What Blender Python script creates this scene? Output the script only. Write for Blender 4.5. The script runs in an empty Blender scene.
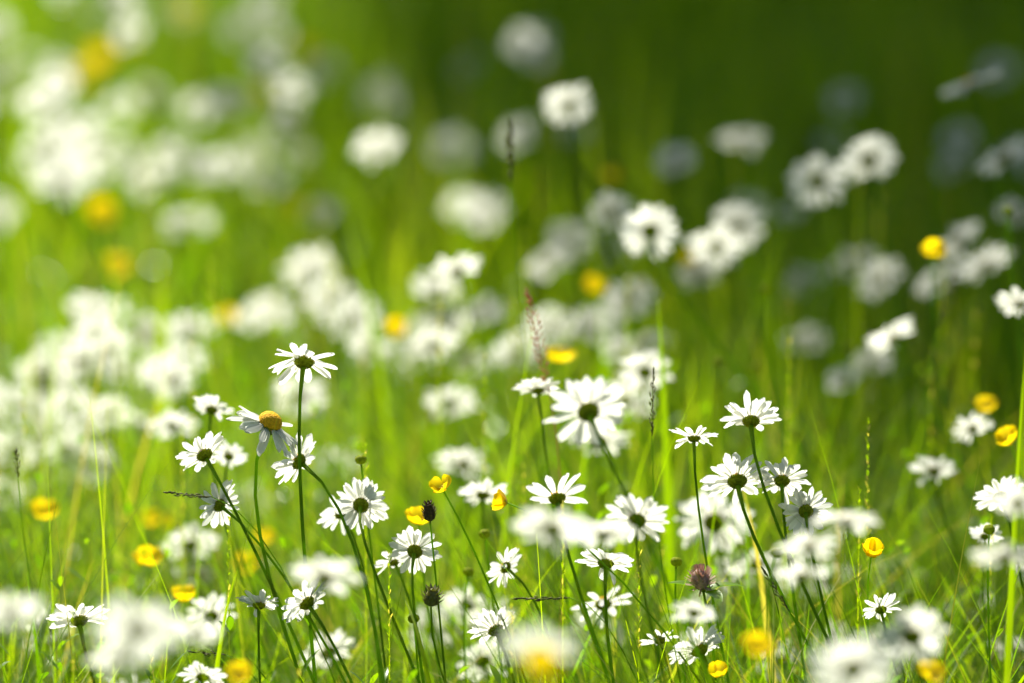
import bpy, math, random
import numpy as np
from mathutils import Vector, Matrix
R = math.radians
random.seed(11); rng = np.random.default_rng(11)
SC = bpy.context.scene
COL = SC.collection

# ------------------------------------------------------------------ camera, sky, sun, exposure
CAM_H, PITCH, LENS = 1.35, R(10.0), 200.0
FOCUS = 4.38
SUN_EL, SUN_AZ = R(50), R(-24)          # azimuth measured from +Y, negative = to the left
EXPOSURE = 1.15
cd = bpy.data.cameras.new('camera'); cam = bpy.data.objects.new('camera', cd); COL.objects.link(cam)
cam.location = (0, 0, CAM_H); cam.rotation_euler = (math.pi/2 - PITCH, 0, 0)
cd.lens = LENS; cd.sensor_width = 36; cd.clip_start = .05; cd.clip_end = 2000
cd.dof.use_dof = True; cd.dof.focus_distance = FOCUS; cd.dof.aperture_fstop = 2.9
cd.dof.aperture_blades = 0
SC.camera = cam
w = bpy.data.worlds.new('World'); SC.world = w; w.use_nodes = True
nt = w.node_tree; bg = nt.nodes['Background']
sky = nt.nodes.new('ShaderNodeTexSky'); sky.sky_type = 'NISHITA'; sky.sun_disc = False
sky.sun_elevation = SUN_EL; sky.sun_rotation = SUN_AZ
nt.links.new(sky.outputs[0], bg.inputs[0]); bg.inputs[1].default_value = 0.055
sd = bpy.data.lights.new('sun', 'SUN'); sd.energy = 5.0; sd.angle = R(.53); sd.color = (1, .955, .86)
so = bpy.data.objects.new('sun', sd); COL.objects.link(so)
SUNV = Vector((math.sin(SUN_AZ)*math.cos(SUN_EL), math.cos(SUN_AZ)*math.cos(SUN_EL), math.sin(SUN_EL)))
so.rotation_euler = SUNV.to_track_quat('Z', 'Y').to_euler(); so.location = SUNV*20
vs = SC.view_settings; vs.view_transform = 'Standard'; vs.look = 'None'; vs.gamma = 1
vs.exposure = EXPOSURE; vs.use_curve_mapping = False

# ------------------------------------------------------------------ materials
def leafy(name, col, trans=None, tr=.5, rough=.5, spec=.3, tint=None, noise=0, nscale=40, bump=0, bscale=300):
    """Principled mixed with Translucent; an optional 'tint' attribute ramps the colour between kinds of plant."""
    m = bpy.data.materials.new(name); m.use_nodes = True
    n, l = m.node_tree.nodes, m.node_tree.links
    p = n['Principled BSDF']; out = n['Material Output']
    p.inputs['Roughness'].default_value = rough; p.inputs['Specular IOR Level'].default_value = spec
    p.inputs['Base Color'].default_value = (*col, 1)
    cs = None
    if tint:
        at = n.new('ShaderNodeAttribute'); at.attribute_name = 'tint'
        r = n.new('ShaderNodeValToRGB'); cs = r.outputs[0]
        e = r.color_ramp.elements
        while len(e) < len(tint): e.new(.5)
        for k, (pos, c) in enumerate(tint): e[k].position = pos; e[k].color = (*c, 1)
        l.new(at.outputs['Fac'], r.inputs[0])
    if noise:
        tc = n.new('ShaderNodeTexCoord'); no = n.new('ShaderNodeTexNoise')
        no.inputs['Scale'].default_value = nscale; no.inputs['Detail'].default_value = 4
        l.new(tc.outputs['Object'], no.inputs['Vector'])
        mr = n.new('ShaderNodeMapRange'); mr.inputs[1].default_value = .3; mr.inputs[2].default_value = .7
        mr.inputs[3].default_value = 1-noise; mr.inputs[4].default_value = 1+noise*.5
        l.new(no.outputs['Fac'], mr.inputs[0])
        mx = n.new('ShaderNodeVectorMath'); mx.operation = 'SCALE'
        if cs: l.new(cs, mx.inputs[0])
        else: mx.inputs[0].default_value = col
        l.new(mr.outputs[0], mx.inputs['Scale']); cs = mx.outputs[0]
    if cs: l.new(cs, p.inputs['Base Color'])
    if bump:
        tc = n.new('ShaderNodeTexCoord'); v = n.new('ShaderNodeTexVoronoi'); v.inputs['Scale'].default_value = bscale
        b = n.new('ShaderNodeBump'); b.inputs['Strength'].default_value = bump; b.inputs['Distance'].default_value = .001
        l.new(tc.outputs['Object'], v.inputs['Vector']); l.new(v.outputs['Distance'], b.inputs['Height'])
        b.invert = True; l.new(b.outputs[0], p.inputs['Normal'])
    if tr:
        t = n.new('ShaderNodeBsdfTranslucent'); t.inputs[0].default_value = (*(trans or col), 1)
        if cs:
            k = n.new('ShaderNodeVectorMath'); k.operation = 'MULTIPLY'
            k.inputs[1].default_value = trans or (1, 1, 1)
            l.new(cs, k.inputs[0]); l.new(k.outputs[0], t.inputs[0])
        ms = n.new('ShaderNodeMixShader'); ms.inputs[0].default_value = tr
        l.new(p.outputs[0], ms.inputs[1]); l.new(t.outputs[0], ms.inputs[2]); l.new(ms.outputs[0], out.inputs[0])
    return m
GRASS_TINT = [(0, (.045, .105, .003)), (.35, (.10, .20, .004)), (.62, (.17, .28, .004)), (.86, (.25, .34, .006)), (.95, (.40, .33, .13)), (1, (.5, .42, .2))]
M = {
 'grass': leafy('grass', (.1, .2, .01), (1.9, 1.9, .35), .6, .5, .18, tint=GRASS_TINT),
 'herb': leafy('herb_leaf', (.09, .18, .015), (1.6, 1.8, .6), .45, .3, .5, tint=GRASS_TINT),
 'petal': leafy('daisy_petal', (.77, .77, .72), (.88, .89, .78), .55, .5, .3),
 'disc': leafy('daisy_disc', (.80, .43, .012), None, 0, .7, .1, noise=.35, nscale=500, bump=.9, bscale=900),
 'bract': leafy('daisy_bract', (.38, .44, .018), (.85, .92, .02), .55, .6, .1, noise=.5, nscale=420, bump=.5, bscale=420),
 'stem': leafy('daisy_stem', (.30, .44, .02), (.85, 1.0, .04), .74, .5, .12, noise=.25, nscale=60),
 'yellow': leafy('buttercup_petal', (.92, .64, .004), (1.0, .74, .004), .6, .3, .4),
 'stamen': leafy('buttercup_stamen', (.62, .5, .03), None, 0, .7, .1, noise=.3, nscale=700),
 'brown': leafy('seed_brown', (.11, .075, .035), (.2, .12, .04), .15, .7, .2, noise=.5, nscale=500, bump=.8, bscale=600),
 'straw': leafy('dry_straw', (.46, .37, .17), (.6, .5, .22), .3, .6, .2, noise=.3, nscale=90),
 'spike': leafy('grass_spike', (.20, .20, .06), (.4, .4, .1), .3, .6, .2, noise=.5, nscale=300),
 'pink': leafy('clover_pink', (.46, .30, .24), (.6, .4, .32), .3, .6, .2, noise=.3, nscale=400),
 'sorrel': leafy('sorrel_seed', (.66, .34, .22), (.9, .55, .38), .55, .6, .2, noise=.3, nscale=300),
 'tree': leafy('tree_leaf', (.05, .10, .015), (.10, .2, .02), .35, .45, .4, noise=.4, nscale=2),
 'bark': leafy('bark', (.12, .09, .06), None, 0, .9, .1, noise=.5, nscale=8, bump=.6, bscale=20),
}
def soil():
    m = bpy.data.materials.new('meadow_soil'); m.use_nodes = True
    n, l = m.node_tree.nodes, m.node_tree.links; p = n['Principled BSDF']
    tc = n.new('ShaderNodeTexCoord'); a = n.new('ShaderNodeTexNoise'); a.inputs['Scale'].default_value = 9; a.inputs['Detail'].default_value = 8
    r = n.new('ShaderNodeValToRGB'); e = r.color_ramp.elements
    e[0].position = .35; e[0].color = (.035, .05, .010, 1); e[1].position = .7; e[1].color = (.07, .125, .012, 1)
    l.new(tc.outputs['Object'], a.inputs['Vector']); l.new(a.outputs['Fac'], r.inputs[0]); l.new(r.outputs[0], p.inputs['Base Color'])
    b = n.new('ShaderNodeBump'); b.inputs['Distance'].default_value = .03; l.new(a.outputs['Fac'], b.inputs['Height']); l.new(b.outputs[0], p.inputs['Normal'])
    p.inputs['Roughness'].default_value = .95; p.inputs['Specular IOR Level'].default_value = .1
    return m
M['soil'] = soil()

# ------------------------------------------------------------------ helpers
FPX = 1024*LENS/36
FWD = Vector((0, math.cos(PITCH), -math.sin(PITCH))); UP = Vector((0, math.sin(PITCH), math.cos(PITCH))); RT = Vector((1, 0, 0))
def at(px, py, d): return Vector((0, 0, CAM_H)) + (FWD + RT*((px-512)/FPX) - UP*((py-341.5)/FPX))*d
def gz(x, y): return .025*min(max(y-4, 0), 30) + .012*math.sin(x*2.1+y)*math.cos(y*1.7)
def gz_np(x, y): return .025*np.clip(y-4, 0, 30) + .012*np.sin(x*2.1+y)*np.cos(y*1.7)
def tag(o, label=None, cat=None, group=None, kind=None):
    for k, v in (('label', label), ('category', cat), ('group', group), ('kind', kind)):
        if v: o[k] = v
    return o
def mesh(name, V, F, mat, smooth=True):
    me = bpy.data.meshes.new(name); me.from_pydata([tuple(v) for v in V], [], F)
    if smooth: me.polygons.foreach_set('use_smooth', [True]*len(F))
    me.materials.append(mat); me.update(); return me
def link(name, me, parent=None, mat=None):
    o = bpy.data.objects.new(name, me); COL.objects.link(o)
    if parent: o.parent = parent
    if mat is not None: o.matrix_local = mat
    return o
def empty(name, loc):
    o = bpy.data.objects.new(name, None); COL.objects.link(o); o.location = loc; o.empty_display_size = .02; return o
def frame(n, roll=0):
    q = Vector(n).normalized().to_track_quat('Z', 'Y').to_matrix().to_4x4()
    return q @ Matrix.Rotation(roll, 4, 'Z')
def bez(a, b, c, d, t): u = 1-t; return a*u*u*u + b*3*u*u*t + c*3*u*t*t + d*t*t*t
def tube(pts, rad, seg=7):
    V, F = [], []
    for i, p in enumerate(pts):
        t = (pts[min(i+1, len(pts)-1)] - pts[max(i-1, 0)]).normalized()
        s = t.cross(Vector((.13, 1, .07))).normalized(); u = t.cross(s)
        for k in range(seg):
            a = 2*math.pi*k/seg; V.append(p + (s*math.cos(a)+u*math.sin(a))*rad[i])
    for i in range(len(pts)-1):
        for k in range(seg):
            k2 = (k+1) % seg; F.append((i*seg+k, i*seg+k2, (i+1)*seg+k2, (i+1)*seg+k))
    F.append(tuple(range(seg))[::-1]); F.append(tuple(range((len(pts)-1)*seg, len(pts)*seg)))
    return V, F
def lathe(prof, seg=20, jit=0):
    V, F = [], []
    for r, z in prof:
        for k in range(seg):
            a = 2*math.pi*k/seg; q = r*(1+random.uniform(-jit, jit)); V.append((q*math.cos(a), q*math.sin(a), z+random.uniform(-jit, jit)*r*.3))
    for i in range(len(prof)-1):
        for k in range(seg):
            k2 = (k+1) % seg; F.append((i*seg+k, i*seg+k2, (i+1)*seg+k2, (i+1)*seg+k))
    F.append(tuple(range(seg))[::-1]); F.append(tuple(range((len(prof)-1)*seg, len(prof)*seg)))
    return V, F
def join(parts):
    V, F = [], []
    for v, f in parts:
        o = len(V); V += list(v); F += [tuple(i+o for i in q) for q in f]
    return V, F
def xf(vf, mat): return [mat @ Vector(v) for v in vf[0]], vf[1]

# ------------------------------------------------------------------ ground
def ground():
    xs = np.concatenate([np.linspace(-400, -12, 14), np.linspace(-10, 10, 61), np.linspace(12, 400, 14)])
    ys = np.concatenate([np.linspace(-60, -2, 6), np.linspace(-1, 36, 100), np.linspace(40, 900, 20)])
    V = [(x, y, gz(x, y)) for y in ys for x in xs]; nx = len(xs)
    F = [(j*nx+i, j*nx+i+1, (j+1)*nx+i+1, (j+1)*nx+i) for j in range(len(ys)-1) for i in range(nx-1)]
    tag(link('ground', mesh('ground', V, F, M['soil'])), kind='structure')
ground()

# ------------------------------------------------------------------ grass: one uncountable mass per kind
def ribbons(name, x, y, h, wd, lean, az, tint, mat, segs=5, taper=True, z0=None, face=None, curl=1.9):
    n = len(x); t = np.linspace(0, 1, segs+1)
    z = gz_np(x, y) if z0 is None else z0
    dx, dy = np.cos(az), np.sin(az)
    fa = (az+np.pi/2 if face is None else face); sx, sy = np.cos(fa), np.sin(fa)
    off = lean[:, None]*h[:, None]*(t[None, :]**curl)
    zz = z[:, None]-.01 + h[:, None]*t[None, :]*np.sqrt(np.clip(1-(lean[:, None]*.75*t[None, :])**2, .1, 1))
    cx = x[:, None]+dx[:, None]*off; cy = y[:, None]+dy[:, None]*off
    prof = (np.clip(1-t**2.2, .03, 1) if taper else np.sin(np.pi*np.clip(t*.93+.035, 0, 1))**.8)[None, :]*wd[:, None]*.5
    co = np.empty((n, segs+1, 2, 3), np.float32)
    for s, k in ((-1, 0), (1, 1)):
        co[:, :, k, 0] = cx+s*sx[:, None]*prof; co[:, :, k, 1] = cy+s*sy[:, None]*prof; co[:, :, k, 2] = zz
    b = (np.arange(n)*(segs+1)*2)[:, None]+(np.arange(segs)*2)[None, :]
    q = np.stack([b, b+1, b+3, b+2], -1).reshape(-1, 4).astype(np.int32)
    me = bpy.data.meshes.new(name); me.vertices.add(n*(segs+1)*2); me.vertices.foreach_set('co', co.ravel())
    me.loops.add(q.size); me.loops.foreach_set('vertex_index', q.ravel()); me.polygons.add(len(q))
    me.polygons.foreach_set('loop_start', np.arange(len(q), dtype=np.int32)*4)
    me.polygons.foreach_set('loop_total', np.full(len(q), 4, np.int32))
    me.polygons.foreach_set('use_smooth', np.ones(len(q), bool))
    at_ = me.attributes.new('tint', 'FLOAT', 'POINT'); at_.data.foreach_set('value', np.repeat(tint, (segs+1)*2).astype(np.float32))
    me.materials.append(mat); me.update(calc_edges=True)
    return link(name, me)
def field(n, y0, y1, margin, slope=.1):
    y = np.sqrt(rng.random(n)*(y1*y1-y0*y0)+y0*y0); x = (rng.random(n)*2-1)*(slope*y+margin); return x, y
def clump(x, y, s=1.6):
    return .5+.25*(np.sin(x*3.1*s+1.3*np.sin(y*2.3*s))+np.sin(y*2.7*s+1.7*np.sin(x*1.9*s+2)))
n = 120000; x, y = field(n, 3.0, 12.5, .75)
c = clump(x, y)
o = ribbons('meadow_grass', x, y, (.13+.20*rng.random(n)**1.3)*(.55+.8*c), .0024+.0032*rng.random(n)**1.5, .15+.75*rng.random(n)**1.4,
            np.where(rng.random(n) < .55, np.pi+rng.normal(0, .7, n), rng.random(n)*2*np.pi), np.clip(.12+.75*rng.random(n)*(.65+.5*c)+.15*(rng.random(n) < .04), 0, 1), M['grass'])
tag(o, 'dense backlit green grass filling the meadow between the daisies', 'grass', kind='stuff')
n = 15000; x, y = field(n, 4.3, 12, .7)
c = clump(x, y, 1.7); k = rng.random(n) < c
x, y, c = x[k], y[k], c[k]; n = len(x)
o = ribbons('broad_grass', x, y, .24+.20*rng.random(n), .005+.006*rng.random(n), .1+.6*rng.random(n), rng.random(n)*2*np.pi, .15+.75*rng.random(n), M['grass'], segs=7)
tag(o, 'scattered broad bright green grass blades rising above the fine grass', 'grass', kind='stuff')
n = 3600; x, y = field(n, 3.75, 11, .6)
o = ribbons('grass_stalks', x, y, .32+.30*rng.random(n), .0013+.0008*rng.random(n), .1+.5*rng.random(n), .2+rng.normal(0, 1.2, n)+np.pi, .45+.5*rng.random(n), M['grass'], segs=8)
tag(o, 'tall hair-thin grass stalks arching over the meadow', 'grass', kind='stuff')
n = 32000; y = 3.95+1.5*rng.random(n); x = (rng.random(n)*2-1)*(.1*y+.5)
o = ribbons('fine_grass', x, y, .22+.30*rng.random(n)**1.6*(.4+.7*clump(x, y, 3)), .0012+.0022*rng.random(n), .2+1.0*rng.random(n)**1.2, np.where(rng.random(n) < .5, np.pi+rng.normal(0, .6, n), rng.random(n)*2*np.pi), .05+.93*rng.random(n), M['grass'], segs=7)
tag(o, 'fine arching grass blades tangled between the nearest sharp daisies', 'grass', kind='stuff')
def leafy_stalks(name, n, y0, y1, h0, h1, per, L, W, up, mat, tint, top=0.0):
    """upright stalks with small leaves or spikelets growing from them"""
    y = y0+(y1-y0)*rng.random(n); x = (rng.random(n)*2-1)*(.1*y+.45); h = h0+(h1-h0)*rng.random(n); g = gz_np(x, y)
    X, Y, Z, H, W_, AZ, T, LN = [x], [y], [g], [h], [np.full(n, .0012)], [rng.random(n)*6.28], [np.full(n, tint)], [np.zeros(n)]
    for k in range(per):
        f = top+(1-top)*(k+rng.random(n))/per
        X.append(x); Y.append(y); Z.append(g+h*f); H.append(L*(.5+rng.random(n))*(1.25-.6*f)); W_.append(W*(.6+.8*rng.random(n)))
        AZ.append(k*2.4+rng.random(n)); T.append(np.clip(tint+.5*(rng.random(n)-.5), 0, 1)); LN.append(up+.35*rng.random(n))
    c_ = np.concatenate
    return ribbons(name, c_(X), c_(Y), c_(H), c_(W_), c_(LN), c_(AZ), c_(T), M[mat], segs=4, taper=False, z0=c_(Z), curl=1.0)
tag(leafy_stalks('meadow_herbs', 420, 3.95, 5.4, .20, .42, 16, .020, .0055, .7, 'herb', .5), 'slim leafy weed stalks tangled in the grass around the near daisies', 'herbs', kind='stuff')
tag(leafy_stalks('feathery_grass', 170, 4.0, 6.2, .34, .52, 46, .0065, .0013, .3, 'grass', .84, .76), 'feathery pale grass panicles standing among the daisies', 'grass', kind='stuff')
n = 22000; x, y = field(n, 3.2, 11, .6)
h = .012+.022*rng.random(n)
o = ribbons('ground_herbs', x, y, h, .006+.010*rng.random(n), .9+.5*rng.random(n), rng.random(n)*2*np.pi, .2+.6*rng.random(n), M['herb'], segs=4, taper=False,
            z0=gz_np(x, y)+.03+.16*rng.random(n), curl=1.0)
tag(o, 'small glossy clover and herb leaves low among the grass', 'herbs', kind='stuff')
n = 50000; y = 12+rng.random(n)**1.6*40; x = (rng.random(n)*2-1)*(.5*y)
o = ribbons('distant_grass', x, y, .25+.2*rng.random(n), .012+.012*rng.random(n), .2+.6*rng.random(n), rng.random(n)*2*np.pi, .2+.5*rng.random(n), M['grass'], segs=3)
tag(o, 'rough meadow grass continuing beyond the flowers', 'grass', kind='stuff')

# ------------------------------------------------------------------ trees whose crowns shade the back right of the meadow
def tree(base, top, rad, nleaf, label, lsize=.13, clumps=60):
    root = empty('tree', base); tag(root, label, 'tree', 'trees behind the meadow')
    cz = top-rad[2]; parts = [tube([Vector((0, 0, -.1)), Vector((.05, 0, cz*.45)), Vector((0, .1, cz)), Vector((.1, 0, top-.8))], [.28, .2, .12, .03], 10)]
    cs = []
    for i in range(clumps):
        v = Vector((random.gauss(0, 1), random.gauss(0, 1), random.gauss(0, 1))).normalized()*random.uniform(.35, 1)
        cs.append(Vector((v.x*rad[0], v.y*rad[1], cz+v.z*rad[2])))
    for c_ in cs[:26]: parts.append(tube([Vector((0, .05, cz*.55)), Vector((c_.x*.5, c_.y*.5, cz*.55+(c_.z-cz*.55)*.7)), c_], [.07, .035, .01], 5))
    V, F = join(parts); link('trunk', mesh('trunk', V, F, M['bark']), root)
    C = np.array([tuple(c_) for c_ in cs]); k = rng.integers(0, len(cs), nleaf)
    p = C[k]+rng.normal(0, 1, (nleaf, 3))*np.array([.42, .42, .3])*max(rad)/3
    a = rng.normal(0, 1, (nleaf, 3)); a /= np.linalg.norm(a, axis=1)[:, None]
    b = np.cross(a, rng.normal(0, 1, (nleaf, 3))); b /= np.linalg.norm(b, axis=1)[:, None]
    s = (lsize*(.6+.8*rng.random(nleaf)))[:, None]
    V = np.stack([p-a*s*.6, p+b*s*.3, p+a*s*.6, p-b*s*.3], 1).reshape(-1, 3)
    F = np.arange(nleaf*4).reshape(-1, 4).tolist()
    link('crown', mesh('crown', V.tolist(), F, M['tree'], False), root)
TREES = [((-.06, 13.95, 0), 9.4, (2.4, 2.8, 1.7), 44000, 'broad dense tree behind the deepest shade of the meadow', .16, 130),
         ((-1.0, 11.5, 0), 8.5, (1.35, 1.5, 1.0), 4600, 'young thin crowned tree nearest the meadow, casting the dappled shade', .12, 90),
         ((3.7, 13.6, 0), 9.0, (2.4, 2.8, 1.8), 18000, 'spreading tree right of the dense tree', .16, 60)]
for b, *a in TREES: tree(Vector((b[0], b[1], gz(b[0], b[1]))), *a)

# ------------------------------------------------------------------ daisies
def petal_vf(L, W, curl, side, seed):
    """one ray floret along +X, base at origin, face +Z, with two grooves and a notched tip"""
    r = random.Random(seed); nu, nv = 8, 6; V, F = [], []
    notch = [0, r.uniform(.0, .05), -.035, r.uniform(-.01, .03), -.035, r.uniform(0, .05), 0][:nv+1]
    for i in range(nu+1):
        u = i/nu
        hw = W*.5*(.34+.66*min(1, (u/.42))**.8)*(1 if u < .78 else max(.0, 1-((u-.78)/.22)**2.4*.62))
        for j in range(nv+1):
            v = j/nv*2-1
            xx = L*(u-(.07*v*v+notch[j]*-1*.6)*(u**4))
            yy = hw*v + side*L*u*u
            zz = curl*L*u*u*-1 + -.15*W*math.cos(v*math.pi*3)*(1-u*.3) - .16*W*v*v*(1-u)
            V.append(Vector((xx, yy, zz)))
    for i in range(nu):
        for j in range(nv): a = i*(nv+1)+j; F.append((a, a+1, a+nv+2, a+nv+1))
    return V, F
R0 = .0072                                    # disc radius of a 52 mm flower
PET = []
for k in range(14):
    PET.append(petal_vf(random.uniform(.0165, .0210), random.uniform(.0050, .0068), random.uniform(-.10, .30), random.uniform(-.14, .14), k))
PETM = [mesh('petal', *p, M['petal']) for p in PET]
DISC = mesh('disc', *lathe([(.0071, -.0008), (.0074, .0006), (.0068, .0019), (.0050, .0030), (.0030, .0034), (.0012, .0031), (.0003, .0029)], 24, .03), M['disc'])
CONE = mesh('disc', *lathe([(.0072, -.0008), (.0078, .0015), (.0072, .0040), (.0055, .0062), (.0033, .0074), (.0012, .0078), (.0003, .0078)], 24, .03), M['disc'])
random.seed(5)
INVP = [lathe([(.0013, -.0058), (.0022, -.0055), (.0046, -.0046), (.0066, -.0026), (.0076, -.0006), (.0078, .0004), (.0070, .0003)], 26, .05)]
for rr, z, r2, z2, k_ in ((.0026, -.0056, .0052, -.0044, 9), (.0044, -.0049, .0068, -.0026, 13), (.0060, -.0034, .0081, -.0002, 17)):
    for q in range(k_):
        a = 2*math.pi*(q+random.uniform(-.2, .2))/k_; c_ = Vector((math.cos(a), math.sin(a), 0)); t = Vector((-c_.y, c_.x, 0))*math.pi*r2/k_*.95
        p0 = c_*rr+Vector((0, 0, z-.0002)); p1 = c_*(r2+.0003)+Vector((0, 0, z2-.0002)); pm = c_*((rr+r2)/2+.0006)+Vector((0, 0, (z+z2)/2-.0006))
        INVP.append(([p0-t*.5, p0+t*.5, pm+t, p1+t*.35, p1-t*.35, pm-t, pm-Vector((0, 0, .0002))], [(0, 1, 6), (1, 2, 6), (2, 3, 6), (3, 4, 6), (4, 5, 6), (5, 0, 6)]))
INV = mesh('involucre', *join(INVP), M['bract'], False)
def stem_pts(head, n, base, k=.2, nseg=14):
    L = (head-base).length
    side = Vector((random.uniform(-.02, .02), random.uniform(-.03, .03), 0))
    b = head-Vector(n).normalized()*L*k; c_ = base+Vector((0, 0, L*.35))+side
    return [bez(head, b, c_, base, i/nseg) for i in range(nseg+1)]
def base_for(head, slope, dd=None):
    """foot of the stem: slope = metres to the right per metre of height"""
    h = head.z-gz(head.x, head.y)
    bx = head.x+slope*h; by = head.y+(random.uniform(-.10, .03)*h/.4 if dd is None else dd)
    return Vector((bx, by, gz(bx, by)-.005))
def daisy(px, py, w_, d, n, slope=.25, cup=8, npet=21, label=None, group='oxeye daisies in the meadow', split=False, cone=False, k=.2, missing=(), name='daisy', seed=None, rs=1.0):
    r = random.Random(seed if seed is not None else int(px*7+py*13))
    head = at(px, py, d) if w_ is not None else px
    D = (w_*d/FPX) if w_ is not None else py
    s = D/.0485; n = Vector((n[0], n[1]+(.22 if n[1] > .25 else 0), n[2])).normalized()
    base = base_for(head, slope)
    root = empty(name, base); tag(root, label, 'daisy', group)
    pts = [p-base for p in stem_pts(head-n*.0055*s, n, base, k)]
    m = len(pts); rad = [(.00100+.00035*(i/m)+(.0007 if i == 0 else 0))*min(s, 1.1)*rs for i in range(m)]
    link('stem', mesh('stem', *tube(pts, rad, 7), M['stem']), root)
    H = Matrix.Translation(head-base) @ frame(n, r.uniform(0, 6.28)) @ Matrix.Scale(s, 4)
    link('disc', CONE if cone else DISC, root, H @ Matrix.Scale(1 if cone else .9, 4)); link('involucre', INV, root, H @ Matrix.Scale(.96 if cone else .84, 4))
    mats = []; wob = r.uniform(2, 11); ph = r.uniform(0, 6.28)
    npet = npet+2 if npet > 12 else npet
    for i in range(npet):
        if i in missing: continue
        a = 2*math.pi*(i+r.uniform(-.36, .36))/npet
        e = R(cup+wob*math.sin(a+ph)+r.gauss(0, 8 if cup > -10 else 11))
        if r.random() < .08: e -= R(r.uniform(15, 45))
        if r.random() < .035 and not split: continue
        z = .0004 if i % 2 else -.0002
        T = Matrix.Rotation(a, 4, 'Z') @ Matrix.Translation((.0058, 0, z)) @ Matrix.Rotation(-e, 4, 'Y') @ Matrix.Rotation(R(r.gauss(0, 17)), 4, 'X') @ Matrix.Scale(r.uniform(.84, 1.06), 4)
        mats.append((T, r.randrange(len(PET))))
    if split:
        for T, q in mats: link('petal', PETM[q], root, H @ T)
    else:
        V, F = join([xf(PET[q], T) for T, q in mats])
        link('petals', mesh('petals', V, F, M['petal']), root, H)
    return root
B_ = (0, .4, .9)
SHARP = [  # px, py, width px, depth m, facing (right, away, up), slope of stem, cup, petals, label
 (304, 360, 76, 4.40, (.12, .48, .85), .06, -6, 17, 'tallest sharp daisy at left, drooping petals and one petal standing up on its straight stem'),
 (298, 461, 60, 4.40, (-.82, .45, .40), .16, 16, 19, 'sharp daisy tipped to the left just below the yellow domed daisy, against a tall stem'),
 (219, 505, 50, 4.42, (-.72, .60, .30), .40, 10, 19, 'daisy tipped left beside the horizontal grass spike, green back showing'),
 (204, 454, 60, 4.42, (-.50, .58, .66), .36, 16, 20, 'daisy with a broad dark green back at the top of the left bunch of stems'),
 (212, 409, 46, 4.62, (.15, .55, .80), .20, 18, 19, 'small slightly soft daisy topmost of the left bunch'),
 (229, 456, 40, 4.66, (.25, .55, .78), .30, 14, 17, 'small half hidden daisy just right of the broad backed daisy'),
 (361, 505, 58, 4.44, (.12, .96, .22), .30, 4, 23, 'round daisy seen squarely from behind with pale green back, left of the middle'),
 (341, 513, 50, 4.50, (-.5, .62, .55), .12, 12, 18, 'bluish white daisy overlapped by the round daisy right of the tall stems'),
 (415, 551, 56, 4.42, (.15, .93, .34), .08, 6, 22, 'daisy seen from behind just under the orange buttercup and brown seed head'),
 (394, 561, 44, 4.48, (-.45, .40, .80), .12, 12, 18, 'small daisy leaning left, overlapped by the daisy under the buttercup'),
 (306, 602, 62, 4.36, (-.62, .42, .66), .26, 14, 19, 'daisy tipped left on a thick stem beneath the blurred floating daisy'),
 (259, 604, 48, 4.38, (.02, .34, .93), .10, 16, 17, 'small side-on daisy left of the thick stemmed tipped daisy'),
 (79, 619, 64, 4.36, (-.18, .52, .84), .24, 20, 21, 'lone sharp daisy with fanned petals at the lower left'),
 (505, 567, 46, 4.46, (-.78, .50, .38), .20, 12, 17, 'small daisy facing left beside the thin bent grass stalk, low in the middle'),
 (495, 629, 58, 4.38, (-.42, .50, .76), .12, 24, 20, 'cup shaped daisy just above the blurred yellow centred foreground flower'),
 (606, 562, 60, 4.38, (.08, .44, .90), .14, 18, 21, 'neat sharp daisy with all petals fanned, centre right near the bottom'),
 (699, 649, 66, 4.34, (-.50, .46, .74), .05, 22, 20, 'daisy cupped to the left at the bottom below the pink clover'),
 (588, 411, 82, 4.12, (-.25, .84, .44), .34, 8, 19, 'largest daisy in the middle seen from behind with splayed petals'),
 (694, 437, 48, 4.40, (.02, .28, .96), .16, 6, 17, 'small flat side-on daisy on a long thin stem right of the middle'),
 (751, 420, 64, 4.42, (.02, .58, .80), .34, 26, 20, 'topmost daisy of the right sharp cluster, petals raised like a crown'),
 (737, 480, 72, 4.42, (-.08, .70, .68), .38, 14, 21, 'large bright daisy at the left of the right sharp cluster'),
 (782, 480, 58, 4.42, (.04, .72, .66), .10, 12, 20, 'daisy between the large bright daisy and the round low one in the right cluster'),
 (806, 511, 54, 4.40, (.06, .96, .24), .20, 2, 22, 'round daisy with full green back, lowest of the right sharp cluster'),
 (881, 609, 42, 4.38, (-.12, .62, .76), .20, 18, 18, 'small daisy below the orange buttercup at right, above a blurred daisy'),
 (934, 470, 50, 4.85, (.02, .42, .90), .42, 14, 20, 'shaded daisy on a long slanting stem at the right'),
 (1000, 496, 54, 4.50, (-.30, .56, .76), .12, 14, 20, 'daisy near the right edge beside a broad bright blade'),
 (893, 338, 52, 5.15, (-.55, .38, .74), .32, 16, 18, 'side-on daisy leaning left on a slanting stem in the shaded right'),
 (650, 231, 62, 5.15, (-.02, .95, .30), .60, 2, 21, 'round daisy from behind on a long curved stem in the upper middle right'),
 (569, 105, 54, 5.6, (-.15, .82, .55), .25, 12, 22, 'lone shaded daisy near the top middle with narrow petals'),
 (1004, 157, 60, 5.4, (-.36, .30, .88), .28, 4, 20, 'side-on shaded daisy cut by the right edge high up'),
 (557, 497, 64, 4.46, (-.1, .52, .85), .22, 26, 11, 'ragged daisy with few petals, two standing up, above the blurred white clump'),
 (603, 603, 64, 4.56, (-.1, .55, .82), .08, 8, 11, 'sparse daisy with wide gaps behind the neat sharp daisy'),
]
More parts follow.
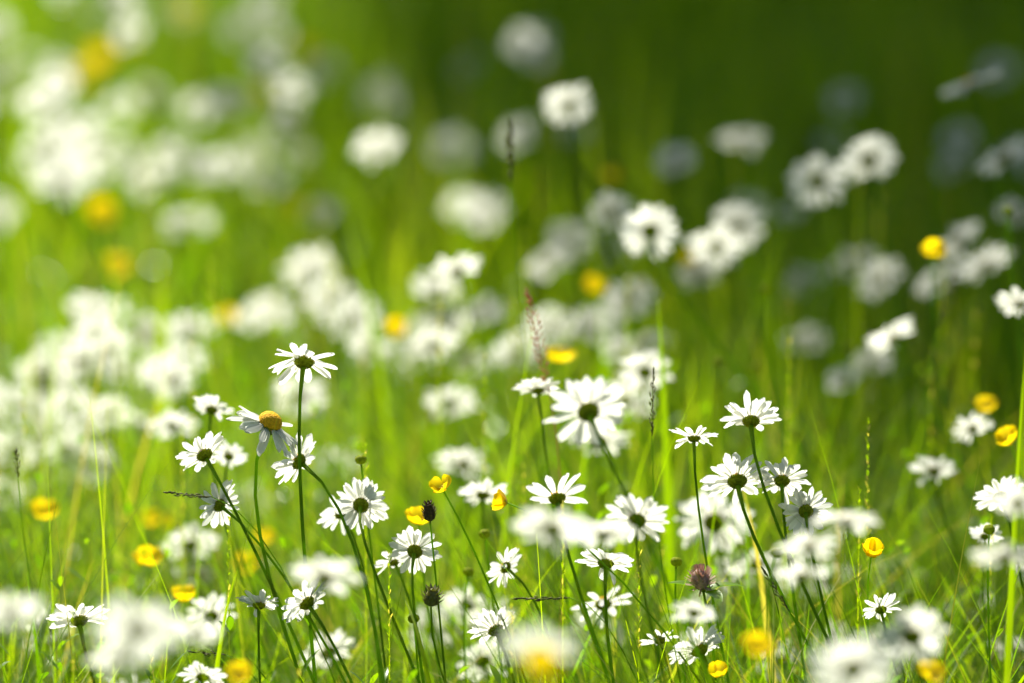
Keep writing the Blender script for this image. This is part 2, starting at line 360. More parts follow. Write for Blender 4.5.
for q, (px, py, ww, d, n_, sl, cup, npet, lab) in enumerate(SHARP):
    daisy(px, py, ww, d, n_, sl, cup, npet, lab, split=True, k=.34 if px == 650 else .2, missing=(3, 9) if px == 304 else (), rs=1.5 if px in (650, 893, 934, 569, 1004) else 1.15)
daisy(269, 424, 78, 4.38, (.42, -.16, .88), .22, -14, 17, 'daisy showing its tall yellow dome, petals lowered, left of the tall straight stem', split=True, cone=True, rs=1.15)

SOFT = [
 (325, 575, 74, 3.78, (.05, .34, .94), .28, 8, 'blurred flat daisy floating over a thick dark stem, lower left of centre'),
 (138, 628, 92, 3.35, (.02, .72, .66), .10, 6, 'big blurred foreground daisy at the lower left, overlapping its neighbour'),
 (120, 655, 62, 3.60, (-.2, .4, .9), .05, 6, 'blurred daisy low in front under the big blurred foreground daisy'),
 (196, 632, 52, 3.70, (.1, .5, .85), .10, 8, 'blurred daisy just right of the big blurred foreground daisy'),
 (203, 676, 50, 4.25, (.1, .5, .85), .10, 12, 'daisy cut by the bottom edge below a small grass spike, left'),
 (537, 648, 78, 3.30, (.05, .5, .86), .10, 8, 'pale blurred foreground daisy just above the big yellow blur at the bottom'),
 (552, 527, 78, 3.72, (0, .5, .86), .15, 8, 'blurred white clump of a daisy below the ragged daisy'),
 (604, 533, 62, 3.90, (0, .32, .95), .18, 6, 'blurred flat daisy right of the white clump in the middle'),
 (637, 520, 66, 4.22, (.1, .80, .58), .20, 8, 'soft bright daisy just right of the blurred flat one'),
 (714, 522, 78, 4.80, (.0, .9, .42), .20, 4, 'large soft daisy crossed by a thin stem below the right cluster'),
 (483, 494, 50, 4.66, (.05, .42, .9), .15, 14, 'soft daisy between the two small buttercups in the middle'),
 (463, 464, 56, 5.1, (.0, .42, .9), .15, 12, 'blurred daisy above the sharp yellow buttercup'),
 (538, 389, 50, 4.60, (-.1, .32, .94), .08, 14, 'soft side-on daisy left of the largest middle daisy'),
 (846, 520, 68, 3.85, (.1, .30, .95), .15, 6, 'blurred flat daisy right of the round daisy of the right cluster'),
 (808, 545, 60, 3.80, (-.1, .30, .95), .15, 6, 'blurred daisy just left of and under the flat one at right'),
 (801, 574, 54, 3.85, (.0, .34, .94), .15, 8, 'blurred daisy left of the small orange buttercup at right'),
 (912, 636, 74, 3.82, (-.05, .85, .5), .20, 4, 'blurred round daisy below the small sharp daisy at lower right'),
 (853, 668, 88, 3.50, (0, .85, .5), .10, 4, 'big grey-white blurred daisy cut by the bottom edge at right'),
 (1018, 502, 62, 3.75, (0, .5, .85), .10, 8, 'blurred daisy cut by the right edge beside the broad blade'),
 (1004, 556, 66, 3.75, (.1, .34, .94), .10, 8, 'blurred flat daisy at the right edge under the round green bud'),
 (985, 536, 34, 4.55, (.2, .7, .7), .10, 16, 'small daisy behind the round green bud at the right'),
 (660, 640, 40, 4.42, (-.3, .4, .86), .10, 24, 'small daisy with few petals left of the cupped bottom daisy'),
 (10, 612, 66, 3.5, (-.1, .6, .8), .10, 8, 'dim blurred daisy cut by the left edge low down'),
 (694, 612, 46, 4.0, (.2, .5, .8), .10, 8, 'blurred daisy behind the bottom of the clover'),
 (612, 212, 46, 5.6, (-.2, .7, .6), .25, 12, 'small daisy touching the left of the round curve-stemmed daisy'),
 (716, 246, 56, 5.5, (-.1, .85, .5), .2, 4, 'soft shaded daisy, lower left of an overlapping pair at upper right'),
 (738, 226, 58, 5.7, (.1, .9, .4), .2, 4, 'soft shaded daisy, upper right of an overlapping pair'),
 (868, 160, 62, 5.45, (-.2, .78, .58), .12, 16, 'dim daisy with raised petals in the deep shade at upper right'),
 (817, 181, 62, 5.5, (.0, .95, .3), .12, 0, 'dim round daisy just left of the raised petal daisy in the shade'),
 (970, 82, 66, 5.5, (-.34, .22, .91), .15, 2, 'dim flat daisy highest in the shade at upper right'),
 (675, 160, 42, 6.0, (-.2, .7, .6), .1, 14, 'faint small daisy in the shade above the curve-stemmed daisy'),
 (742, 138, 50, 6.2, (.0, .3, .95), .1, 6, 'faint flat daisy in the shade between two shaded daisies'),
 (457, 270, 52, 5.2, (-.35, .46, .8), .22, 16, 'soft daisy with dark back in the upper middle left, on a dark stem'),
 (438, 288, 52, 5.8, (0, .4, .9), .1, 12, 'blurred daisy tucked beneath the dark backed upper middle one'),
 (484, 214, 50, 6.4, (-.1, .7, .7), .1, 14, 'blurred daisy with splayed petals above the dark backed upper middle one'),
 (462, 205, 44, 6.7, (-.3, .7, .7), .1, 14, 'dim blurred daisy left of the splayed one in the upper middle'),
 (452, 150, 50, 7.0, (-.1, .8, .5), .1, 10, 'dim grey blurred daisy in the upper middle under the shade'),
 (434, 345, 54, 5.5, (-.1, .7, .7), .1, 12, 'blurred daisy above the middle, right of the yellow blur'),
 (474, 362, 48, 5.8, (0, .6, .8), .1, 10, 'blurred daisy between two others in the centre band'),
 (450, 402, 56, 5.4, (0, .5, .85), .1, 10, 'blurred daisy left of the side-on soft daisy in the middle'),
 (372, 348, 50, 5.7, (.0, .4, .9), .1, 10, 'blurred flat daisy under a pale pair, left of the yellow blur'),
 (352, 320, 58, 5.9, (-.1, .9, .4), .1, 4, 'blurred round daisy, lower of a pale pair at upper left of the middle'),
 (330, 300, 54, 6.1, (-.2, .8, .5), .1, 8, 'blurred daisy, upper of the pale pair'),
 (309, 268, 58, 6.2, (-.3, .6, .7), .1, 10, 'blurred bright daisy at the head of a line running down to the yellow blur'),
 (272, 310, 50, 6.2, (0, .6, .8), .1, 10, 'blurred daisy behind, above the tallest sharp daisy'),
 (252, 318, 46, 6.0, (-.3, .6, .8), .1, 10, 'blurred daisy above and left of the tallest sharp daisy'),
 (300, 396, 60, 5.4, (.1, .7, .7), .1, 10, 'blurred daisy right behind the tall straight stem'),
 (338, 462, 46, 5.6, (.1, .6, .8), .1, 10, 'faint blurred daisy behind the small round bud'),
 (98, 311, 64, 5.9, (-.05, .5, .86), .1, 10, 'bright blurred daisy at left beneath the yellow blur'),
 (192, 330, 60, 6.0, (-.3, .4, .86), .1, 10, 'blurred daisy between bright upright blades at the left'),
 (188, 224, 56, 6.7, (.0, .5, .86), .1, 12, 'brightest blurred daisy of the upper left drift'),
 (62, 180, 60, 6.6, (.0, .8, .6), .1, 10, 'large white blur of a daisy high at the left edge'),
 (92, 148, 48, 7.0, (-.3, .6, .7), .1, 10, 'blurred daisy above the large white blur at the upper left'),
 (150, 178, 48, 7.0, (-.3, .6, .7), .1, 10, 'blurred daisy left of and above the brightest one of the upper left drift'),
 (170, 158, 46, 7.2, (-.3, .6, .7), .1, 10, 'blurred daisy in the upper left between the white blur and a dark stalk'),
 (62, 350, 52, 6.0, (-.2, .6, .7), .1, 10, 'blurred daisy starting the left white drift under the bright one'),
 (48, 385, 62, 5.8, (-.2, .7, .7), .1, 10, 'blurred daisy in the thick of the left white drift'),
 (30, 415, 60, 5.7, (.1, .7, .7), .1, 10, 'blurred daisy on the left side of the white drift'),
 (15, 450, 64, 5.5, (.0, .6, .8), .1, 10, 'blurred daisy cut by the left edge at the foot of the white drift'),
 (108, 412, 56, 5.5, (-.2, .6, .8), .1, 10, 'blurred daisy right of the white drift'),
 (142, 428, 48, 5.6, (.1, .6, .8), .1, 10, 'blurred daisy between the drift and the left sharp bunch'),
 (172, 425, 52, 5.1, (-.1, .5, .85), .1, 10, 'blurred daisy just left of the broad backed sharp daisy'),
 (84, 472, 44, 5.7, (.0, .6, .8), .1, 10, 'small blurred daisy right of the thin brown grass spike'),
 (60, 480, 40, 6.0, (.0, .6, .8), .1, 10, 'faint blurred daisy beside the thin brown grass spike'),
 (8, 492, 56, 5.4, (.0, .6, .8), .1, 10, 'blurred daisy at the left edge below the drift'),
 (244, 500, 52, 5.5, (.0, .6, .8), .1, 10, 'blurred daisy right behind the left bunch of stems'),
 (190, 545, 58, 5.0, (-.2, .7, .7), .1, 10, 'blurred daisy above right of the orange-yellow buttercup at left'),
 (196, 576, 44, 5.0, (.0, .6, .8), .1, 10, 'blurred daisy between the two lower left buttercups'),
 (645, 372, 56, 5.0, (.15, .8, .55), .1, 10, 'soft daisy with green back upper right of the largest middle daisy'),
 (622, 350, 48, 5.6, (.0, .6, .8), .1, 10, 'blurred daisy above the soft green backed one'),
 (628, 300, 56, 5.7, (.0, .7, .7), .1, 10, 'blurred daisy under the curve-stemmed daisy'),
 (590, 325, 54, 5.8, (.1, .5, .85), .1, 10, 'blurred daisy under the yellow blur above the middle'),
 (548, 326, 54, 5.9, (-.1, .6, .8), .1, 10, 'blurred daisy right of the pink sorrel spike'),
 (516, 352, 52, 5.6, (.0, .6, .8), .1, 10, 'blurred daisy left of the pink sorrel spike'),
 (600, 440, 60, 4.95, (.0, .4, .9), .1, 8, 'blurred flat daisy behind the stem of the largest middle daisy'),
 (625, 400, 58, 5.2, (.2, .6, .8), .1, 8, 'blurred daisy behind the right petals of the largest middle daisy'),
 (570, 240, 50, 6.2, (-.2, .7, .7), .1, 10, 'blurred shaded daisy left of the small daisy at upper middle'),
 (548, 262, 50, 6.0, (-.3, .5, .8), .1, 8, 'faint blurred daisy low left of the shaded one at upper middle'),
 (700, 272, 46, 5.8, (.0, .6, .8), .1, 8, 'faint daisy under the overlapping pair'),
 (958, 240, 56, 5.6, (-.62, .34, .7), .15, 8, 'tilted streaky daisy right of the orange buttercup at upper right'),
 (938, 280, 52, 5.7, (-.62, .34, .7), .15, 8, 'tilted blurred daisy just below the upper right buttercup'),
 (985, 264, 60, 5.5, (-.42, .30, .8), .15, 8, 'tilted blurred daisy with a long row of petals near the right edge'),
 (880, 278, 58, 5.7, (-.5, .4, .7), .15, 8, 'tilted blurred daisy left of the upper right buttercup'),
 (856, 262, 50, 6.2, (-.2, .5, .8), .1, 8, 'faint blurred daisy further left of the upper right buttercup'),
 (1020, 303, 50, 4.9, (.0, .5, .86), .1, 8, 'blurred daisy cut by the right edge in the shade'),
 (872, 362, 42, 5.6, (.1, .6, .8), .2, 12, 'small blurred daisy behind the stem of the side-on shaded daisy'),
 (844, 382, 40, 5.4, (-.2, .7, .7), .1, 26, 'half closed daisy with upright narrow petals in the right shade'),
 (972, 428, 46, 4.9, (-.3, .4, .86), .1, 20, 'ragged soft daisy under the small yellow flower at right'),
 (806, 340, 44, 6.0, (.0, .5, .8), .1, 8, 'faint blurred daisy in the grass of the right shade'),
 (790, 214, 30, 6.4, (.0, .4, .9), .1, 8, 'tiny faint daisy under the dim round one in the shade'),
 (575, 130, 36, 7.0, (.0, .5, .86), .1, 8, 'faint small daisy low behind the lone top middle daisy'),
 (380, 100, 46, 7.6, (-.2, .6, .8), .1, 8, 'dim blur of a daisy near the top left of the middle'),
 (1015, 212, 42, 5.7, (.0, .5, .85), .1, 10, 'small blurred daisy right of the dark bud at the right edge'),
]
for px, py, ww, d, n_, sl, cup, lab in SOFT:
    rr = random.Random(px+py)
    daisy(px, py, ww, d, n_, sl, cup, rr.randint(19, 24) if 'few petals' not in lab else 9, lab, rs=1.05)
# the far drifts, too blurred to tell one from the next
def far(n_, fx, label, group):
    c_ = 0
    while c_ < n_:
        px, py, d = fx()
        hd = at(px, py, d)
        h_ = hd.z-gz(hd.x, hd.y)
        if not .2 < h_ < .66: continue
        daisy(hd, random.uniform(.046, .056), None, d, (random.gauss(-.25, .25), random.uniform(.35, .9), random.uniform(.5, .9)), random.uniform(.0, .3), random.uniform(4, 16),
              random.randint(17, 22), label, group, seed=c_*31+n_)
        c_ += 1
far(52, lambda: (random.uniform(-40, 340), random.gauss(200, 85), random.uniform(6.8, 9.0)), 'blurred far daisy in the bright drift across the upper left', 'blurred daisies of the upper left drift')
far(20, lambda: (random.uniform(-30, 190), random.uniform(330, 560), random.uniform(5.4, 6.6)), 'blurred daisy within the thick white drift down the left side', 'blurred daisies of the left side drift')
far(7, lambda: (random.uniform(370, 560), random.uniform(10, 300), random.uniform(6.2, 8.8)), 'dim blurred daisy in the half shade of the upper middle', 'dim blurred daisies of the upper middle')
far(6, lambda: (random.uniform(400, 650), random.uniform(290, 420), random.uniform(5.6, 6.4)), 'blurred daisy in the centre band behind the largest middle daisy', 'blurred daisies of the centre band')
far(9, lambda: (random.uniform(620, 1040), random.uniform(60, 330), random.uniform(6.2, 7.6)), 'faint daisy lost in the deep shade of the upper right', 'faint daisies in the upper right shade')
far(14, lambda: (random.uniform(640, 1040), random.uniform(560, 700), random.uniform(4.8, 5.2)), 'soft daisy half sunk in the grass at the lower right', 'soft low daisies at the lower right')
far(10, lambda: (random.uniform(0, 600), random.uniform(600, 700), random.uniform(4.7, 5.0)), 'soft daisy half sunk in the grass at the lower left', 'soft low daisies at the lower left')

# ------------------------------------------------------------------ buttercups
def bpetal(seed):
    r = random.Random(seed); V, F = [], []; nu, nv = 6, 6; L = .0115
    for i in range(nu+1):
        u = i/nu; hw = .0056*math.sin(min(1, .12+u*.95)*math.pi*.62)*(1 if u < .8 else 1-((u-.8)/.2)**2*.35)
        for j in range(nv+1):
            v = j/nv*2-1; V.append(Vector((L*(u-.10*v*v*u**3), hw*v, L*(.42*u*u)+.0016*v*v*u)))
    for i in range(nu):
        for j in range(nv): a = i*(nv+1)+j; F.append((a, a+1, a+nv+2, a+nv+1))
    return V, F
BPV = [bpetal(i) for i in range(3)]; BP = [mesh('petal', *p, M['yellow']) for p in BPV]
sp = [lathe([(.0004, -.0005), (.0016, .0003), (.0014, .0022), (.0004, .003)], 8)]
for i in range(26):
    a = random.uniform(0, 6.28); r_ = random.uniform(.0016, .0034); h = random.uniform(.002, .0038)
    sp.append(tube([Vector((math.cos(a)*.001, math.sin(a)*.001, 0)), Vector((math.cos(a)*r_, math.sin(a)*r_, h))], [.00025, .0005], 4))
BC = mesh('stamens', *join(sp), M['stamen'])
def buttercup(px, py, ww, d, n_, label, slope=.15, cup=18, split=False):
    r = random.Random(px*3+py); head = at(px, py, d); s = ww*d/FPX/.0205; n_ = Vector(n_).normalized()
    base = base_for(head, slope); root = empty('buttercup', base); tag(root, label, 'buttercup', 'yellow buttercups')
    pts = [p-base for p in stem_pts(head-n_*.0006, n_, base, .2, 12)]
    link('stem', mesh('stem', *tube(pts, [.0007+.0004*i/13 for i in range(13)], 6), M['stem']), root)
    H = Matrix.Translation(head-base) @ frame(n_, r.uniform(0, 6)) @ Matrix.Scale(s, 4)
    link('stamens', BC, root, H); ms = []
    for i in range(5):
        ms.append((Matrix.Rotation(2*math.pi*(i+r.uniform(-.08, .08))/5, 4, 'Z') @ Matrix.Translation((.0008, 0, .0003*(i % 2))) @ Matrix.Rotation(-R(cup+r.gauss(0, 7)), 4, 'Y'), i % 3))
    if split:
        for T, q in ms: link('petal', BP[q], root, H @ T)
    else: link('petals', mesh('petals', *join([xf(BPV[q], T) for T, q in ms]), M['yellow']), root, H)
for a in [
 (443, 490, 25, 4.36, (-.4, -.5, .8), 'sharp yellow buttercup left of the centre, above the brown seed head', .3, 22, True),
 (507, 503, 26, 4.36, (-.95, .1, .2), 'sharp yellow buttercup seen edge-on, turned to the left near the middle', .6, 30, True),
 (419, 524, 30, 4.5, (.0, -.2, .95), 'orange-yellow buttercup behind the daisy and brown seed head', .1, 14, True),
 (871, 556, 30, 4.38, (.1, -.45, .8), 'sharp orange-yellow buttercup with two raised petals at the right', .1, 34, True),
 (45, 517, 30, 4.9, (0, -.4, .9), 'blurred yellow buttercup at far left, below the white drift', .1, 20, False),
 (148, 564, 30, 4.75, (0, -.4, .9), 'round orange-yellow buttercup at left, brightest of the lower left ones', .1, 20, False),
 (184, 601, 28, 4.65, (0, -.2, .9), 'yellow buttercup right of the big blurred foreground daisy', .1, 20, False),
 (150, 525, 26, 5.2, (0, -.2, .9), 'faint yellow buttercup above the round bright one at left, left of a pair', .1, 20, False),
 (168, 527, 22, 5.3, (0, -.2, .9), 'faint yellow buttercup above the round bright one at left, right of a pair', .1, 20, False),
 (247, 571, 32, 5.0, (0, -.4, .9), 'blurred yellow buttercup behind the left bunch of stems, lower of two', .1, 20, False),
 (264, 543, 24, 5.1, (0, -.4, .9), 'blurred yellow buttercup behind the left bunch of stems, upper of two', .1, 20, False),
 (543, 672, 38, 3.25, (0, -.5, .85), 'big yellow blur of a buttercup at the bottom middle foreground', .0, 20, False),
 (757, 652, 32, 3.8, (0, -.5, .85), 'blurred orange-yellow buttercup at the bottom right of the middle', .0, 20, False),
 (933, 255, 26, 5.0, (0, -.6, .8), 'lone orange buttercup glowing in the shaded upper right', .1, 20, False),
 (560, 361, 30, 5.0, (0, -.1, .95), 'flat yellow buttercup above the largest middle daisy', .1, 14, False),
 (592, 292, 26, 5.6, (.3, -.4, .9), 'blurred yellow buttercup upper right of the sorrel spike', .1, 30, False),
 (396, 335, 28, 5.5, (0, -.5, .85), 'blurred yellow buttercup left of the upper middle daisies', .1, 20, False),
 (640, 290, 20, 5.8, (0, -.4, .9), 'dim yellow buttercup beneath the curve-stemmed daisy', .1, 20, False),
 (688, 262, 18, 5.8, (0, -.4, .9), 'tiny yellow buttercup under the overlapping shaded pair', .1, 20, False),
 (612, 180, 18, 6.2, (0, -.4, .9), 'tiny dim orange buttercup in the upper middle shade', .1, 20, False),
 (986, 410, 24, 4.9, (0, -.3, .9), 'small yellow buttercup above the ragged daisy at right', .1, 20, False),
 (1010, 443, 28, 4.6, (-.4, -.3, .9), 'yellow buttercup by the broad blade at the right edge', .1, 30, False),
 (116, 273, 32, 6.0, (0, -.4, .9), 'blurred yellow buttercup above the bright blurred daisy at left', .1, 20, False),
 (102, 219, 32, 6.4, (0, -.5, .9), 'blurred yellow buttercup below the large white blur at upper left', .1, 20, False),
 (228, 322, 24, 6.0, (0, -.4, .9), 'small blurred yellow buttercup left of the tallest sharp daisy', .1, 20, False),
 (298, 213, 24, 6.8, (0, -.4, .9), 'dim yellow buttercup above the line of blurred daisies', .1, 20, False),
 (84, 84, 34, 7.6, (0, -.4, .9), 'yellow blur of a buttercup near the top left, lower of a string', .1, 20, False),
 (100, 64, 32, 7.8, (0, -.4, .9), 'yellow blur of a buttercup near the top left, middle of a string', .1, 20, False),
 (125, 45, 28, 8.0, (0, -.4, .9), 'yellow blur of a buttercup near the top left, upper of a string', .1, 20, False),
 (188, 14, 24, 8.2, (0, -.4, .9), 'yellow speck of a buttercup at the top edge on the left', .1, 20, False),
 (262, 100, 24, 7.6, (0, -.4, .9), 'small dim yellow buttercup in the upper left quarter', .1, 20, False),
 (305, 55, 22, 8.0, (0, -.4, .9), 'tiny dim yellow buttercup near the top left of the middle', .1, 20, False),
 (930, 678, 30, 4.0, (0, -.4, .9), 'blurred yellow buttercup at the bottom right edge of the photo', .0, 20, False),
 (718, 676, 24, 4.3, (0, -.4, .9), 'yellow buttercup below the cupped bottom daisy', .0, 20, False),
 (240, 680, 30, 3.9, (0, -.4, .9), 'blurred yellow buttercup cut by the bottom edge at left', .0, 20, False),
]: buttercup(*a)

# ------------------------------------------------------------------ buds, seed heads, clover, sorrel, grass spikes
def scaly(L, W, rows, mat, name='seed_head', openness=.25):
    parts = [lathe([(W*.15, 0), (W*.42, L*.12), (W*.46, L*.5), (W*.3, L*.85), (W*.05, L)], 12, .04)]
    for i in range(rows):
        z = L*(i+.5)/rows; rr = W*.46*math.sin(math.pi*(.18+.74*z/L))
        for k_ in range(9):
            a = 2*math.pi*(k_+(i % 2)*.5)/9+random.uniform(-.1, .1); c_ = Vector((math.cos(a), math.sin(a), 0)); t = Vector((-math.sin(a), math.cos(a), 0))
            p = c_*rr+Vector((0, 0, z)); tip = p+Vector((0, 0, L/rows*1.3))+c_*W*openness*random.uniform(.3, 1)
            w2 = W*.13; parts.append(([p-t*w2, p+t*w2, p+t*w2*.6+(tip-p)*.6+c_*W*.04, tip, p-t*w2*.6+(tip-p)*.6+c_*W*.04], [(0, 1, 2, 3, 4)]))
    return mesh(name, *join(parts), M[mat])
def stalked(name, px, py, d, n_, head_me, label, cat, group, slope, part, stem_r=.0009, stem_mat='stem', kk=.2, hs=1):
    head = at(px, py, d); n_ = Vector(n_).normalized(); base = base_for(head, slope)
    root = empty(name, base); tag(root, label, cat, group)
    pts = [p-base for p in stem_pts(head, n_, base, kk, 12)]
    link('stem', mesh('stem', *tube(pts, [stem_r*(.8+.5*i/13) for i in range(13)], 6), M[stem_mat]), root)
    link(part, head_me, root, Matrix.Translation(head-base) @ frame(n_) @ Matrix.Scale(hs, 4))
    return root
stalked('ribwort_plantain', 430, 521, 4.38, (-.1, 0, 1), scaly(.0145, .010, 6, 'brown'), 'dark brown oval seed head upright beside the orange-yellow buttercup', 'seed head', 'seed heads', .08, 'seed_head')
s = stalked('knapweed_bud', 431, 606, 4.38, (.1, 0, 1), scaly(.0140, .0125, 4, 'spike', openness=.5), 'ragged pale brown seed head below the daisy under the buttercup', 'seed head', 'seed heads', .35, 'seed_head')
bud = mesh('bud', *lathe([(.0012, -.001), (.0034, .0), (.0046, .002), (.0044, .0042), (.0026, .0058), (.0006, .006)], 18, .04), M['bract'])
budtip = mesh('petal_tips', *join([xf(petal_vf(.0045, .0022, -.1, 0, i), Matrix.Rotation(i*.785, 4, 'Z') @ Matrix.Translation((.0018, 0, .005)) @ Matrix.Rotation(-R(60), 4, 'Y')) for i in range(8)]), M['petal'])
BUDS = [(361, 463, 4.45, (-.1, .1, 1), 'small round green bud above the round daisy left of the middle'),
 (414, 622, 4.40, (-.1, .1, 1), 'tiny green bud left of the ragged pale brown seed head'),
 (485, 537, 4.50, (-.1, .1, 1), 'tiny pale bud under the soft daisy between the buttercups'),
 (468, 575, 4.55, (.2, .2, 1), 'tiny pale bud left of the small left-facing daisy'),
 (989, 532, 4.30, (.0, -.6, .8), 'round dark green bud at right in front of a small daisy'),
 (775, 556, 4.20, (.3, .1, 1), 'dark bud under the blurred flat daisy at right'),
 (676, 565, 4.42, (.1, .1, 1), 'white tipped green bud left of the pink clover'),
 (765, 292, 5.0, (.0, .1, 1), 'dark fuzzy bud on a thin stem in the right shade'),
 (1008, 214, 4.9, (.0, .1, 1), 'dark upright bud at the right edge in the shade'),
 (718, 365, 4.9, (-.2, .1, 1), 'soft dark bud above the right sharp cluster, left of a pair'),
 (756, 370, 5.0, (.1, .1, 1), 'soft dark bud above the right sharp cluster, right of a pair'),
 (658, 638, 4.42, (.1, .1, 1), 'green bud beside the small daisy with few petals'),
 (848, 350, 5.3, (-.1, .1, 1), 'faint dark bud under the tilted blurred daisies'),
 (928, 385, 5.1, (-.1, .1, 1), 'faint bud with pale flecks between shaded daisies at right')]
for px, py, d, n_, lab in BUDS:
    o = stalked('daisy_bud', px, py, d, n_, bud, lab, 'flower bud', 'unopened daisy buds', random.uniform(.0, .25), 'bud')
    if 'pale' in lab or 'white' in lab or 'round green' in lab:
        c_ = link('petal_tips', budtip, o); c_.matrix_local = [q for q in o.children if q.name.startswith('bud')][0].matrix_local
# pink clover
cl = []
for i in range(110):
    v = Vector((random.gauss(0, 1), random.gauss(0, 1), random.gauss(0, 1)+.4)).normalized(); p = v*.0055+Vector((0, 0, .007)); t = p+(v+Vector((0, 0, .7))).normalized()*.0065
    s_ = v.cross(Vector((.1, .3, 1))).normalized()*.0009; cl.append(([p-s_, p+s_, t+s_*.6, t-s_*.6], [(0, 1, 2, 3)]))
cl.append(lathe([(.001, 0), (.0052, .003), (.0068, .008), (.005, .013), (.001, .0155)], 14, .05))
clv = stalked('red_clover', 703, 590, 4.36, (-.25, 0, 1), mesh('flower_head', *join(cl), M['pink']), 'fuzzy dull pink clover head among leaves at the lower right of the middle', 'clover', None, .05, 'flower_head', .0012, hs=1.1)
def leafmesh(L, W, bend, mat='herb'):
    V, F = [], []; nu = 9
    for i in range(nu+1):
        u = i/nu; hw = W*.5*math.sin(math.pi*min(1, u*.96+.03))**.75
        for v in (-1, 0, 1): V.append((L*u, hw*v, -bend*L*u*u+abs(v)*hw*.35))
    for i in range(nu):
        for j in range(2): a = i*3+j; F.append((a, a+1, a+4, a+3))
    me = mesh('leaf', V, F, M[mat]); a_ = me.attributes.new('tint', 'FLOAT', 'POINT'); a_.data.foreach_set('value', [.42]*len(V)); return me
hd = at(703, 590, 4.36)
for az, el, L in ((10, 25, .032), (165, 30, .028), (-60, 15, .026), (100, 40, .03)):
    link('leaf', leafmesh(L, .013, .35), clv, Matrix.Translation(hd-clv.location-Vector((0, 0, .002))) @ Matrix.Rotation(R(az), 4, 'Z') @ Matrix.Rotation(-R(el), 4, 'Y'))
# leaf on the stem beside the tipped daisy
for o in list(bpy.data.objects):
    if o.get('label', '').startswith('blurred flat daisy floating'):
        link('leaf', leafmesh(.03, .014, .5), o, Matrix.Translation(at(343, 600, 4.0)-o.location) @ Matrix.Rotation(R(20), 4, 'Z') @ Matrix.Rotation(R(35), 4, 'Y'))
SL = [leafmesh(random.uniform(.016, .03), random.uniform(.004, .006), .4) for _ in range(4)]
for o in [q for q in bpy.data.objects if q.name.startswith('daisy') and q.type == 'EMPTY' and sum(c_.name.startswith('petal') for c_ in q.children) > 5]:
    st = [c_ for c_ in o.children if c_.name.startswith('stem')][0].data
    nr = len(st.vertices)//7
    for f in random.sample([.42, .5, .58, .66, .75, .85], 3):
        c_ = sum((st.vertices[int(f*nr)*7+k].co for k in range(7)), Vector())/7
        link('leaf', random.choice(SL), o, Matrix.Translation(c_) @ Matrix.Rotation(random.uniform(0, 6.28), 4, 'Z') @ Matrix.Rotation(-R(random.uniform(35, 70)), 4, 'Y'))
def spikelets(L, W, n, dense, mat, droop=0, name='spike'):
    parts = [tube([Vector((0, 0, 0)), Vector((0, 0, L*.5)), Vector((0, 0, L))], [.0004, .0003, .0002], 5)]
    for i in range(n):
        z = L*(i+random.random())/n; a = random.uniform(0, 6.28); g = W*math.sin(math.pi*(.1+.85*z/L))*random.uniform(.4, 1)
        c_ = Vector((math.cos(a), math.sin(a), 0)); p = Vector((0, 0, z))+c_*g*.35; q = p+c_*g*.5+Vector((0, 0, dense*random.uniform(.7, 1.2)))
        m_ = (p+q)*.5; t = Vector((-math.sin(a), math.cos(a), 0))*dense*.16; k_ = c_*dense*.14
        parts.append(([p, m_+t, q, m_-t, m_+k_, m_-k_], [(0, 1, 4), (1, 2, 4), (2, 3, 4), (3, 0, 4), (1, 0, 5), (2, 1, 5), (3, 2, 5), (0, 3, 5)]))
    return mesh(name, *join(parts), M[mat])
SPK = [  # px, py of the spike's foot, depth, direction, length m, width, count, size, material, label, slope
 ('grass_spike', 18, 478, 4.5, (-.05, 0, 1), .022, .005, 26, .004, 'spike', 'thin brown grass spike upright before the left white drift', .12),
 ('grass_spike', 212, 497, 4.38, (-1, 0, .10), .034, .004, 34, .0045, 'spike', 'dark grass spike lying level left of the tipped daisy in the left bunch', .35),
 ('grass_spike', 226, 655, 4.38, (-1, 0, .10), .026, .0035, 24, .0045, 'spike', 'pale grass spike lying level near the bottom left', .3),
 ('grass_spike', 652, 436, 4.30, (.02, 0, 1), .05, .0045, 44, .004, 'spike', 'upright green-brown grass spike right of the largest middle daisy', .1),
 ('grass_spike', 511, 182, 4.75, (-.02, 0, 1), .05, .006, 60, .006, 'spike', 'dark grass spike upright alone in the upper middle', .1),
 ('grass_spike', 570, 598, 4.38, (-1, .0, -.02), .042, .003, 30, .005, 'spike', 'narrow grey grass spike lying level below the small left-facing daisy', .3),
 ('grass_spike', 938, 330, 4.8, (.3, 0, 1), .05, .009, 40, .004, 'spike', 'loose soft grass spike in the shade near the right edge', .1),
 ('grass_spike', 790, 612, 4.38, (-.5, 0, .8), .04, .004, 34, .0045, 'spike', 'short grass spike leaning left at the lower right', .2),
 ('sorrel_spike', 549, 392, 4.60, (-.22, 0, 1), .085, .010, 110, .0042, 'sorrel', 'pinkish red sorrel seed spike upright in the middle above the daisies', -.02)]
for nm, px, py, d, n_, L, W, cnt, dn, mt, lab, sl in SPK:
    stalked(nm, px, py, d, n_, spikelets(L, W, cnt, dn, mt), lab, 'sorrel' if 'sorrel' in nm else 'grass spike', None if 'sorrel' in nm else 'grass seed spikes', sl, 'seed_spike', .0005, 'sorrel' if mt == 'sorrel' else 'stem', .12 if abs(n_[0]) > .9 else .25)
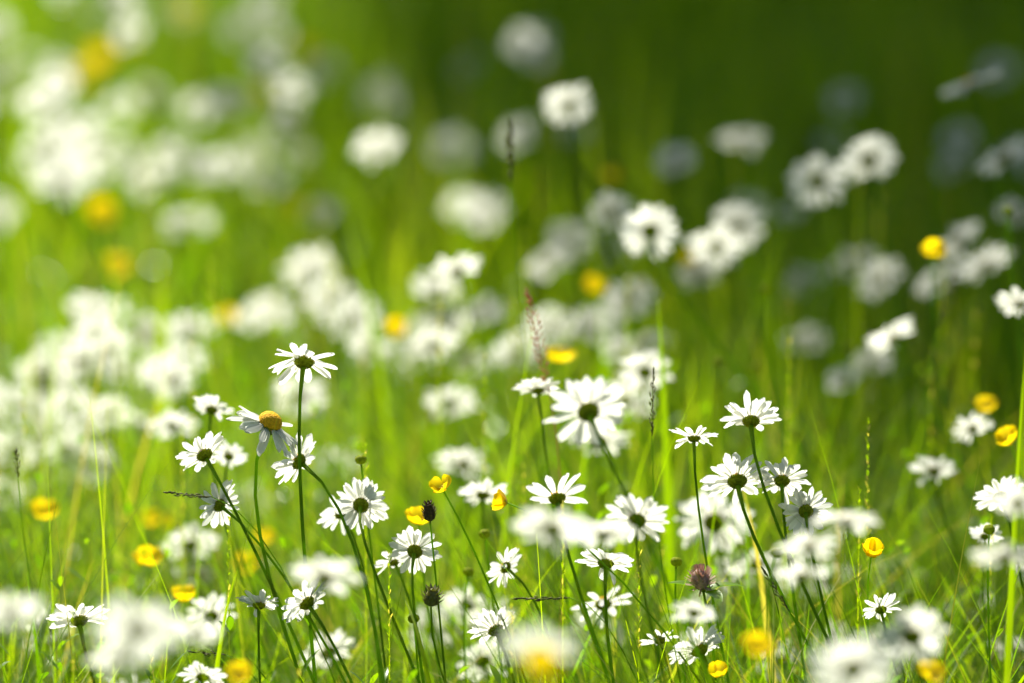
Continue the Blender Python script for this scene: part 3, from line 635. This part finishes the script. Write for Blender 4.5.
def blade(nm, p0, p1, d0, d1, wd, tint, label, cat, bow=0, mat='grass'):
    """one grass blade or stalk long enough to tell apart; p0 tip, p1 where it leaves the picture, then carried down to the ground"""
    a, b = at(*p0, d0), at(*p1, d1); g = b+(b-a).normalized()*.02; t = (g.z-gz(g.x, g.y)); g = g+Vector(((b-a).x*.4, 0, -t-.005))
    root = Vector((g.x, g.y, g.z)); V, F = [], []; N = 16
    mid = b+Vector((bow, 0, .0))
    for i in range(N+1):
        u = i/N; p = (a*(1-u)**2+mid*2*u*(1-u)+g*u*u) if bow or True else a; w2 = wd*.5*min(1, .06+1.6*u)
        V += [p-root+Vector((-w2, 0, 0)), p-root+Vector((0, w2*.5, 0)), p-root+Vector((w2, 0, 0))]
    for i in range(N):
        for j in range(2): q = i*3+j; F.append((q, q+1, q+4, q+3))
    me = mesh(nm, V, F, M[mat]); at2 = me.attributes.new('tint', 'FLOAT', 'POINT'); at2.data.foreach_set('value', [tint]*len(V))
    o = link(nm, me); o.location = root; return tag(o, label, cat, 'single tall blades')
blade('tall_blade', (1028, 330), (1008, 560), 4.2, 4.2, .006, .7, 'broad bright green blade upright at the right edge', 'blade')
blade('tall_blade', (405, 600), (450, 683), 4.3, 4.2, .008, .85, 'bright yellow-green blade leaning left at the bottom, left of the middle', 'blade')
blade('tall_blade', (238, 570), (205, 640), 4.3, 4.3, .006, .75, 'light green blade leaning right near the left bunch of stems', 'blade')
blade('dry_straw', (740, 480), (775, 580), 4.6, 4.6, .006, .97, 'dry straw coloured stalk behind the right sharp cluster', 'straw')
blade('dry_straw', (842, 470), (838, 540), 4.9, 4.9, .006, .97, 'pale dry stalk in the grass right of the right cluster', 'straw')
blade('tall_blade', (463, 510), (620, 680), 4.38, 4.38, .0022, .3, 'long thin dark stalk slanting down right across the lower middle', 'blade', bow=-.01)
blade('tall_blade', (500, 575), (610, 670), 4.38, 4.38, .0020, .4, 'thin stalk slanting down right from the small left-facing daisy', 'blade', bow=-.02)
blade('tall_blade', (160, 262), (165, 400), 5.6, 5.6, .022, .8, 'bright yellow-green upright leaf blade between blurred daisies at left', 'blade')
blade('tall_blade', (345, 215), (390, 350), 5.4, 5.4, .008, .65, 'bright green blade leaning left above the yellow blur', 'blade')
blade('tall_blade', (658, 300), (672, 480), 4.8, 4.8, .010, .6, 'soft pale green blade upright right of the largest middle daisy', 'blade')
blade('tall_blade', (560, 570), (640, 683), 4.5, 4.4, .011, .7, 'bright arched leaf blade behind the neat sharp daisy', 'blade')
